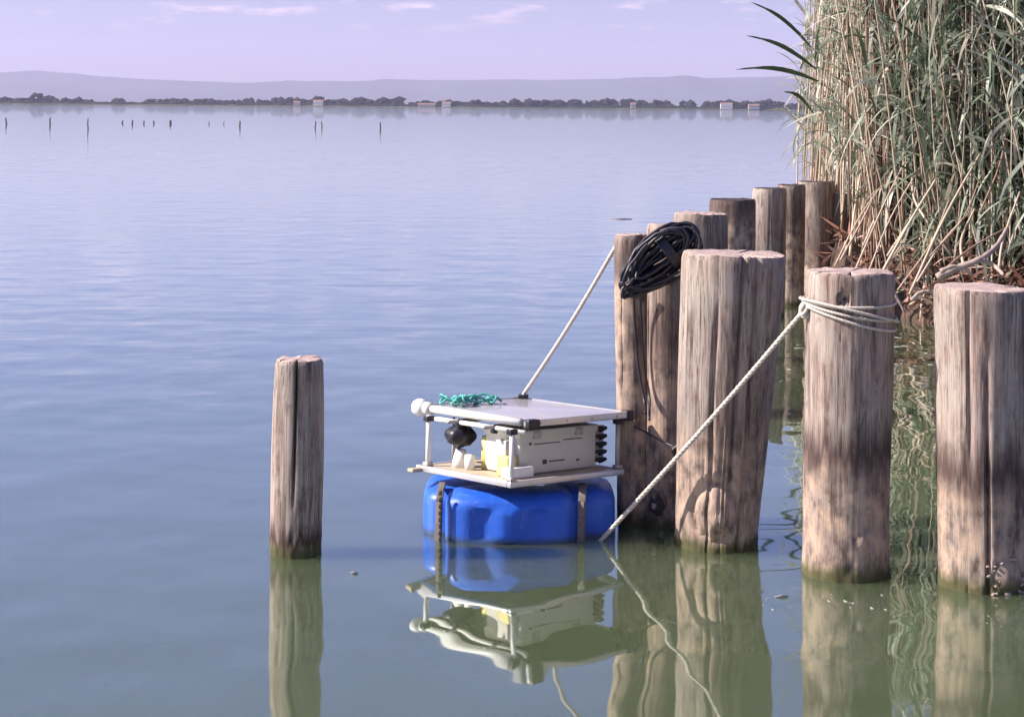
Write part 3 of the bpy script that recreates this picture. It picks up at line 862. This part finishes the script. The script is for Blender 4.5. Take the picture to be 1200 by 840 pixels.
cable([(750, 338, YQ - .02), (752, 385, YQ), (755, 430, YQ), (761, 465, YQ - .02), (761, 492, 6.47)], .0042, 'right of the two black cables dropping from the coil to the solar panel')
cable([(742, 498, 6.46), (760, 508, 6.5), (778, 518, 6.49), (790, 524, 6.46), (794, 532, 6.46)], .0035, 'thin black cable from the panel corner to the tie between two piles')
cable([(762, 525, 6.53), (768, 540, 6.53), (777, 552, 6.53), (781, 560, 6.54)], .003, 'short dark lead hanging on the knotted pile', 'strap')
kt = at(793, 524, 3.64 * K)
b = MB()
for k in range(4): b.tube([kt + Vector((.014 * math.cos(a), .012 * math.sin(a + k), .014 * math.sin(a + .5 * k) + .004 * (k - 2))) for a in [2 * math.pi * i / 12 for i in range(12)]], .0055, 6, closed=True)
tag(b.build('cable_tie', M['black'], None, loc=kt), 'black knot tied between the knotted pile and the broad pile', 'tie')

# ------------------------------------------------------------------ bank under the reeds
def bank_front(x):          # shoreline seen from above
    pts = [(2.1, 10.0), (2.25, 8.75), (2.36, 8.2), (2.45, 7.8), (2.7, 7.35), (3.3, 7.0), (4.2, 6.7), (6, 6.4), (10, 6.0), (14, 6)]
    return np.interp(x, [p[0] for p in pts], [p[1] for p in pts]) * K
v = []; f = []; nx, ny = 110, 60
for i in range(nx):
    xb = 2.18 + 12 * (i / (nx - 1)) ** 1.4
    y0 = float(bank_front(xb))
    for j in range(ny):
        s = j / (ny - 1); d = 16 * s ** 2.2
        yy = y0 - .25 + d + .1 * noise.noise(Vector((xb * 2, 0, 3)))
        x = xb + .30 * max(0, yy - 8.75 * K) / K * max(0, 1 - i / 60)
        lft = min(1, i / 5)
        z = -.25 + .62 * min(1, (d / .55)) ** .7 + (.13 * noise.fractal(Vector((x * 2.2, yy * 2.2, 0)), 1, 2, 4) + .03 * noise.noise(Vector((x * 15, yy * 15, 0)))) * min(1, d * 3) + .012 * d
        z = -.3 + (z + .3) * lft
        v.append((x + .04 * noise.noise(Vector((yy * 5, x * 3, 0))), yy, z))
for i in range(nx - 1):
    for j in range(ny - 1):
        a = i * ny + j; f.append((a, a + ny, a + ny + 1, a + 1))
o = obj('bank', mesh_from('bank', v, f, M['bank'])); tag(o, 'dark earth bank under the reeds', kind='structure')

# ------------------------------------------------------------------ reeds
def blades(P, AZ, EL, LEN, WID, DROOP, TONE, seg=6, twist=None):
    n = len(P); st = seg + 1
    V = np.zeros((n, st, 2, 3)); pos = P.copy(); el = EL.copy()
    tw = twist if twist is not None else np.zeros(n)
    for k in range(st):
        s = k / seg
        d = np.stack([np.cos(AZ) * np.cos(el), np.sin(AZ) * np.cos(el), np.sin(el)], 1)
        sd = np.stack([-np.sin(AZ), np.cos(AZ), np.zeros(n)], 1)
        up = np.cross(d, sd)
        w = (WID * (min(1, .35 + s * 3.2) * (1 - s ** 2.2) + .02))[:, None] / 2
        a = (tw * (s + .3))[:, None]
        sv = sd * np.cos(a) + up * np.sin(a)
        V[:, k, 0] = pos + sv * w; V[:, k, 1] = pos - sv * w
        pos = pos + d * (LEN / seg)[:, None]; el = el - DROOP / seg * (0.6 + s)
    V = V.reshape(-1, 3)
    base = (np.arange(n) * st * 2)[:, None]
    q = np.array([[k * 2, k * 2 + 1, k * 2 + 3, k * 2 + 2] for k in range(seg)])
    Fc = (base[:, :, None] + q[None]).reshape(-1, 4)
    T = np.repeat(TONE, st * 2)
    return V, Fc, T

def stems(P0, P1, RAD, BEND, TONE, rows=5, sides=5):
    n = len(P0); V = np.zeros((n, rows, sides, 3))
    for k in range(rows):
        s = k / (rows - 1)
        c = P0 + (P1 - P0) * s + BEND * (4 * s * (1 - s))
        r = RAD * (1 - .45 * s)
        for j in range(sides):
            a = 2 * math.pi * j / sides
            V[:, k, j, 0] = c[:, 0] + r * math.cos(a); V[:, k, j, 1] = c[:, 1] + r * math.sin(a); V[:, k, j, 2] = c[:, 2]
    V = V.reshape(-1, 3); base = (np.arange(n) * rows * sides)[:, None]
    q = np.array([[k * sides + j, k * sides + (j + 1) % sides, (k + 1) * sides + (j + 1) % sides, (k + 1) * sides + j] for k in range(rows - 1) for j in range(sides)])
    return V, (base[:, :, None] + q[None]).reshape(-1, 4), np.repeat(TONE, rows * sides)

def np_mesh(name, V, Fc, T, mat, smooth=True):
    me = bpy.data.meshes.new(name)
    me.vertices.add(len(V)); me.vertices.foreach_set('co', V.astype(np.float32).ravel())
    me.loops.add(Fc.size); me.loops.foreach_set('vertex_index', Fc.astype(np.int32).ravel())
    me.polygons.add(len(Fc)); me.polygons.foreach_set('loop_start', (np.arange(len(Fc)) * Fc.shape[1]).astype(np.int32))
    me.update(calc_edges=True)
    a = me.attributes.new('tone', 'FLOAT', 'POINT'); a.data.foreach_set('value', T.astype(np.float32))
    me.materials.append(mat); me.polygons.foreach_set('use_smooth', [smooth] * len(Fc))
    me.validate(); return me

# where reeds can stand
pos = []
while len(pos) < 2700:
    y = 7.1 * K + 6.5 * random.random() ** 1.4; x = random.uniform(2.1, 5.2)
    if y < bank_front(x) + .12: continue
    if x < (y * (346 + 10 * math.sin(y * 9)) / F): continue
    pos.append((x, y))
pos = np.array(pos); n = len(pos)
z0 = np.full(n, .12); hgt = rng.uniform(1.9, 3.0, n)
# shorter, denser toward the water's edge on the right
P0 = np.column_stack([pos, z0])
edgy = pos[:, 0] < pos[:, 1] * 420 / F
lean = np.column_stack([np.where(edgy, np.abs(rng.normal(0, .07, n)), rng.normal(.02, .12, n)), rng.normal(-.08, .10, n)]) * hgt[:, None]
P1 = P0 + np.column_stack([lean, hgt])
dead = rng.random(n) < np.where(pos[:, 0] < pos[:, 1] * 450 / F, .62, .25)
toneS = np.where(dead, rng.uniform(.35, 1, n), rng.uniform(.2, .7, n))
V, Fc, T = stems(P0, P1, rng.uniform(.0045, .0085, n), rng.normal(0, .05, (n, 3)), toneS)
o = obj('reed_stems', np_mesh('reed_stems', V, Fc, T, M['stalk'])); tag(o, 'dense stand of reed stems on the bank', 'reeds', kind='stuff')
# leaves
LP = []; LT = []; LA = []; LE = []; LL = []; LW = []; LD = []
for i in range(n):
    nl = (4 if dead[i] else (10 if pos[i, 0] < pos[i, 1] * 455 / F else 17))
    for k in range(nl):
        s = random.uniform(.04 if pos[i, 0] > pos[i, 1] * 470 / F else .34, 1)
        p = P0[i] + (P1[i] - P0[i]) * s
        LP.append(p); LA.append(random.uniform(0, 6.283) if random.random() < .55 else random.gauss(math.pi * (1.35 if edgy[i] else 1.15), .8))
        hang = random.random() < (.5 if pos[i, 0] > pos[i, 1] * 470 / F else .3)
        LE.append(random.uniform(-1.2, 0) if hang else random.uniform(.75, 1.4))
        LL.append(random.uniform(.28, .62) * (.8 if pos[i, 0] < pos[i, 1] * 385 / F else 1)); LW.append(random.uniform(.014, .034)); LD.append(random.uniform(.3, 1.7) if not hang else random.uniform(.6, 1.4))
        LT.append(random.uniform(.7, 1) if dead[i] else min(.95, max(0, random.gauss(.43, .2))))
V, Fc, T = blades(np.array(LP), np.array(LA), np.array(LE), np.array(LL), np.array(LW), np.array(LD), np.array(LT), 6, rng.normal(0, .8, len(LP)))
o = obj('reed_leaves', np_mesh('reed_leaves', V, Fc, T, M['leaf'])); tag(o, 'mass of grey green reed leaves filling the reed bed', 'reeds', kind='stuff')
print('leaves', len(LP))

# reed plants one can tell apart along the left edge and the front of the bed
lv = []
for k in range(6):
    V, Fc, T = blades(np.zeros((1, 3)), np.array([0.]), np.array([[1.2, .9, .6, .35, 1.0, .1][k]]), np.array([[.45, .55, .5, .42, .6, .5][k]]), np.array([[.02, .024, .022, .026, .02, .024][k]]),
                      np.array([[1.0, 1.5, 1.2, .7, 1.9, .9][k]]), np.array([[.35, .45, .3, .55, .5, .2][k]]), 8, np.array([.3 * k - .6]))
    lv.append(np_mesh('leaf', V, Fc, T, M['leaf']))
sv = []
for k in range(4):
    V, Fc, T = stems(np.zeros((1, 3)), np.array([[.08 * (k - 1.5), -.04, 2.3]]), np.array([.0085]), np.array([[.03 * (k % 2), .02, 0]]), np.array([[.55, .8, .4, .95][k]]), 9, 8)
    sv.append(np_mesh('stem', V, Fc, T, M['stalk']))
edge = []
for k in range(34):
    Y = random.uniform(8.55, 9.4) * K; px = 956 + 134 * (k / 33) ** 1.1 + 6 + random.uniform(-6, 6)
    edge.append((px, Y))
for k in range(16): edge.append((1060 + 160 * k / 15 + random.uniform(-5, 5), random.uniform(7.4, 7.8) * K))
for i, (px, Y) in enumerate(edge):
    p = at(px, HY, Y); left = i < 34
    r = empty('reed_plant', (p.x, Y, .1), 'tall reed with tan stem among the reeds behind the back row piles' if left else 'leafy green reed at the front of the bed behind the roped and right piles', 'reed',
              'single reeds at the left edge of the bed' if left else 'single reeds at the front of the bed')
    r.rotation_euler.z = random.uniform(-.5, .5); r.scale = (1, 1, random.uniform(.9, 1.2))
    obj('stem', sv[i % 4], r)
    k4 = i % 4
    if i < 14: k4 = 2 + i % 2; r.children[0].data = sv[k4]
    for q in range(7 if left else 9):
        z = random.uniform(.5 if left else .3, 2.2); l = obj('leaf', lv[random.randrange(6)], r)
        s = z / 2.3; b = 4 * s * (1 - s)
        l.location = (.08 * (k4 - 1.5) * s + .03 * (k4 % 2) * b, -.04 * s + .02 * b, z)
        l.rotation_euler = (0, 0, random.gauss(math.pi, 1.1) if random.random() < .4 else random.uniform(0, 6.28)); l.scale = [random.uniform(.75, 1.15) * (.8 if i < 14 else 1)] * 3
# long leaves reaching out over the lake, silhouette darkness painted into their tone
for (x0, y0, x1, y1, Y, lab) in ((929, 46, 880, 3, 8.4, 'upper of the three dark reed leaves reaching out over the lake'), (935, 72, 874, 42, 8.4, 'middle of the three dark reed leaves reaching out over the lake'),
                                 (938, 86, 862, 82, 8.4, 'lowest and longest of the three dark reed leaves reaching over the lake'), (932, 124, 918, 108, 8.4, 'short dark reed leaf at the height of the far shore')):
    a = atk(x0 + 22, y0 + 10, Y + .05); c = atk(x1, y1, Y); pts = [a.lerp(c, s) + Vector((0, 0, .05 * math.sin(s * math.pi))) for s in np.linspace(0, 1, 10)]
    w = [.006 + .017 * math.sin(min(1, s * 1.25) * math.pi) ** .8 if s < .8 else .017 * (1 - s) / .2 * .75 + .0008 for s in np.linspace(0, 1, 10)]
    vv = []; ff = []
    for k, (p, q) in enumerate(zip(pts, w)):
        vv += [p + Vector((0, -.3, .95)) * q, p + Vector((0, .12, 0)) * q * .5, p - Vector((0, -.3, .95)) * q * .7]
        if k: ff += [(k * 3 - 3, k * 3 - 2, k * 3 + 1, k * 3), (k * 3 - 2, k * 3 - 1, k * 3 + 2, k * 3 + 1)]
    me = mesh_from('reed_leaf', [p - a for p in vv], ff, M['leaf']); at_ = me.attributes.new('tone', 'FLOAT', 'POINT'); at_.data.foreach_set('value', [.05] * len(vv))
    tag(obj('reed_leaf', me, None, a), lab, 'leaf')

# brown sheaf of dead stems standing in the bed
ns = 170
c = atk(1047, HY, 7.72)
P0 = np.column_stack([rng.normal(c.x, .07, ns), rng.normal(7.72 * K, .07, ns), np.full(ns, .1)])
P1 = P0 + np.column_stack([rng.normal(.0, .07, ns), rng.normal(0, .07, ns), rng.uniform(1.9, 2.6, ns)])
V, Fc, T = stems(P0, P1, rng.uniform(.006, .011, ns), rng.normal(0, .02, (ns, 3)), rng.uniform(0, .28, ns))
o = obj('dead_reed_sheaf', np_mesh('dead_reed_sheaf', V, Fc, T, M['stalk'])); tag(o, 'dark brown upright sheaf of dead stems amid the green reeds', 'reeds', kind='stuff')

# fallen, leaning dry stalks
lean_st = sorted([(985, 305, 1022, 235, 7.3), (978, 312, 1035, 215, 7.4), (1000, 322, 1060, 190, 7.2), (1018, 318, 1085, 185, 7.2), (1030, 326, 1100, 205, 7.1), (1038, 312, 1070, 232, 7.3), (1052, 340, 1112, 235, 7.0),
           (1066, 345, 1150, 178, 7.0), (1040, 300, 1128, 150, 7.3), (1075, 330, 1135, 250, 6.9), (1012, 288, 1075, 160, 7.6), (1100, 322, 1178, 268, 6.6), (1088, 262, 1068, 205, 7.2), (1170, 318, 1195, 225, 6.8),
           (996, 300, 1008, 205, 7.6), (1058, 128, 1120, 92, 7.8), (1028, 82, 1052, 32, 8.0), (1130, 316, 1142, 245, 6.9), (1148, 250, 1185, 130, 7.0), (1090, 300, 1150, 205, 6.95)])
ORD = ['first', 'second', 'third', 'fourth', 'fifth', 'sixth', 'seventh', 'eighth', 'ninth', 'tenth', 'eleventh', 'twelfth']
zone = {0: 0, 1: 0}
for i, (x0, y0, x1, y1, Y) in enumerate(lean_st):
    a = atk(x0, y0, Y); b = atk(x1, y1, Y + .2)
    mid = a.lerp(b, .5) + Vector((random.uniform(-.06, .06), 0, random.uniform(-.06, .05)))
    P = smooth_pts([a, mid, b], 5); mb = MB(); mb.tube(P, [(.0085 - .003 * k / len(P)) * (.7 + .5 * ((i * 7) % 5) / 4) for k in range(len(P))], 6)
    for q in (3, 7): mb.ball(P[q], .0085, 1)
    me = mesh_from('dry_reed_stalk', [p - a for p in mb.v], mb.f, M['stalk']); t_ = me.attributes.new('tone', 'FLOAT', 'POINT'); t_.data.foreach_set('value', [random.uniform(.2, .75)] * len(mb.v))
    o = obj('dry_reed_stalk', me, None, a); zk = 0 if x0 < 1047 else 1
    w = 'behind the roped pile' if zk == 0 else 'right of the roped pile'
    tag(o, ORD[zone[zk]] + ' foot from the left among the leaning dry stalks ' + w, 'stalk', 'leaning dry stalks at the foot of the reeds'); zone[zk] += 1

# sticks and roots behind the right pile
sticks = [([(1098, 325, 6.2), (1122, 314, 6.2), (1150, 303, 6.2), (1168, 288, 6.3), (1180, 268, 6.4)], .022, 'bleached driftwood branch slanting up behind the right pile'),
          ([(1102, 318, 6.1), (1120, 312, 6.1), (1140, 322, 6.1)], .014, 'short bent bleached root lying against the right pile top'),
          ([(1150, 304, 6.2), (1166, 312, 6.2), (1176, 322, 6.1)], .016, 'forked bleached root dropping to the right pile top'),
          ([(1068, 352, 6.9), (1078, 343, 6.9), (1090, 342, 6.9), (1096, 350, 6.9)], .014, 'curved pale root arching over the red brown litter'),
          ([(1046, 340, 6.9), (1052, 350, 6.9), (1060, 366, 6.9)], .012, 'pale twig hanging beside the roped pile')]
M['bleached'] = simple('bleached_wood', (.36, .28, .24), .85, 0, .25, 30, .004)
for (pts, r, lab) in sticks:
    P = smooth_pts([atk(*p) for p in pts], 6)
    o = MB().tube(P, [r * (1 - .5 * k / len(P)) * (1 + .15 * math.sin(k * 1.9)) for k in range(len(P))], 9).build('driftwood_stick', M['bleached'], None, loc=P[0])
    tag(o, lab, 'stick')

# leaf litter and roots on the bank's face
nl = 3600; xs = rng.uniform(2.35, 5.2, nl)
ys = np.array([float(bank_front(x)) for x in xs]) - .2 + rng.uniform(0, 1, nl) ** 1.6 * 1.6
zs = .02 + .40 * np.minimum(1, (ys - np.array([float(bank_front(x)) for x in xs]) + .25) / .5) ** .8 + rng.uniform(-.03, .09, nl)
V, Fc, T = blades(np.column_stack([xs, ys, zs]), rng.uniform(0, 6.28, nl), rng.normal(-.1, .5, nl), rng.uniform(.06, .26, nl), rng.uniform(.012, .035, nl), rng.normal(.3, .9, nl), rng.random(nl) ** 1.3, 4, rng.normal(0, 1.2, nl))
o = obj('leaf_litter', np_mesh('leaf_litter', V, Fc, T, M['litter'])); tag(o, 'red brown dead leaves and broken stalks heaped on the bank edge', 'litter', kind='stuff')

# small things on the water
def twig(px, py, ln, r, lab, ang=0):
    p = on_water(px, py)
    o = MB().tube([p + Vector((-ln / 2, 0, .002)), p + Vector((0, .01 * math.sin(ang), .004)), p + Vector((ln / 2, ln * math.sin(ang) * .5, .002))], [r * .5, r, r * .4], 6).build('floating_twig', M['hazed_wood'], None, loc=p)
    tag(o, lab, 'twig', None)
twig(415, 672, .022, .004, 'tiny dark twig floating right of the lone post')
twig(728, 257, .28, .010, 'dark sliver floating far out left of the slim pile')
twig(916, 700, .04, .004, 'small twig adrift between the broad pile and the roped pile', .4)

# bits of broken reed and scum drifting by the piles: nobody could count them
fb = MB(); rs = random.Random(21)
for k in range(48):
    px = rs.uniform(890, 1100); py = rs.uniform(395, 450) if k < 34 else rs.uniform(690, 720)
    p = on_water(px, py); a = rs.uniform(0, 3.14); ln = rs.uniform(.003, .02) * (2 if k < 34 else .35)
    fb.tube([p + Vector((-ln * math.cos(a), -ln * math.sin(a), .001)), p + Vector((ln * math.cos(a), ln * math.sin(a), .002))], rs.uniform(.0008, .0016), 5)
o = fb.build('floating_reed_bits', M['rope'], None, loc=on_water(950, 680)); tag(o, 'tiny pale reed scraps drifting on the water round the piles', 'debris', kind='stuff')

# mussels and crust at the waterline of the right pile
ms = MB(); rs = random.Random(4)
for k in range(26):
    a = FRONT + rs.uniform(-.2, .75); z = rs.uniform(.0, .05) if k < 16 else rs.uniform(.04, .11)
    rad = 52 * YA / F * 1.03
    ms.ball((rad * math.cos(a), rad * math.sin(a), z), rs.uniform(.003, .008), 1, .9, (1.4, .8, .8))
mo = mesh_from('barnacle_crust', ms.v, ms.f, M['bleached']); o = obj('barnacle_crust', mo, pA)

# ------------------------------------------------------------------ air
hz = MB().box((0, 8600, 279), (50000, 18000, 560))
o = hz.build('haze', None, None, loc=(0, 8600, 279), smooth=False)
hm = bpy.data.materials.new('hazy_air'); hm.use_nodes = True; ht = hm.node_tree; ht.nodes.clear()
pv = ht.nodes.new('ShaderNodeVolumePrincipled'); pv.inputs['Color'].default_value = (.66, .66, .97, 1); pv.inputs['Density'].default_value = .00006; pv.inputs['Anisotropy'].default_value = .1
ho = ht.nodes.new('ShaderNodeOutputMaterial'); ht.links.new(pv.outputs[0], ho.inputs['Volume'])
o.data.materials.clear(); o.data.materials.append(hm); tag(o, 'thin lilac haze over the lake', kind='stuff')
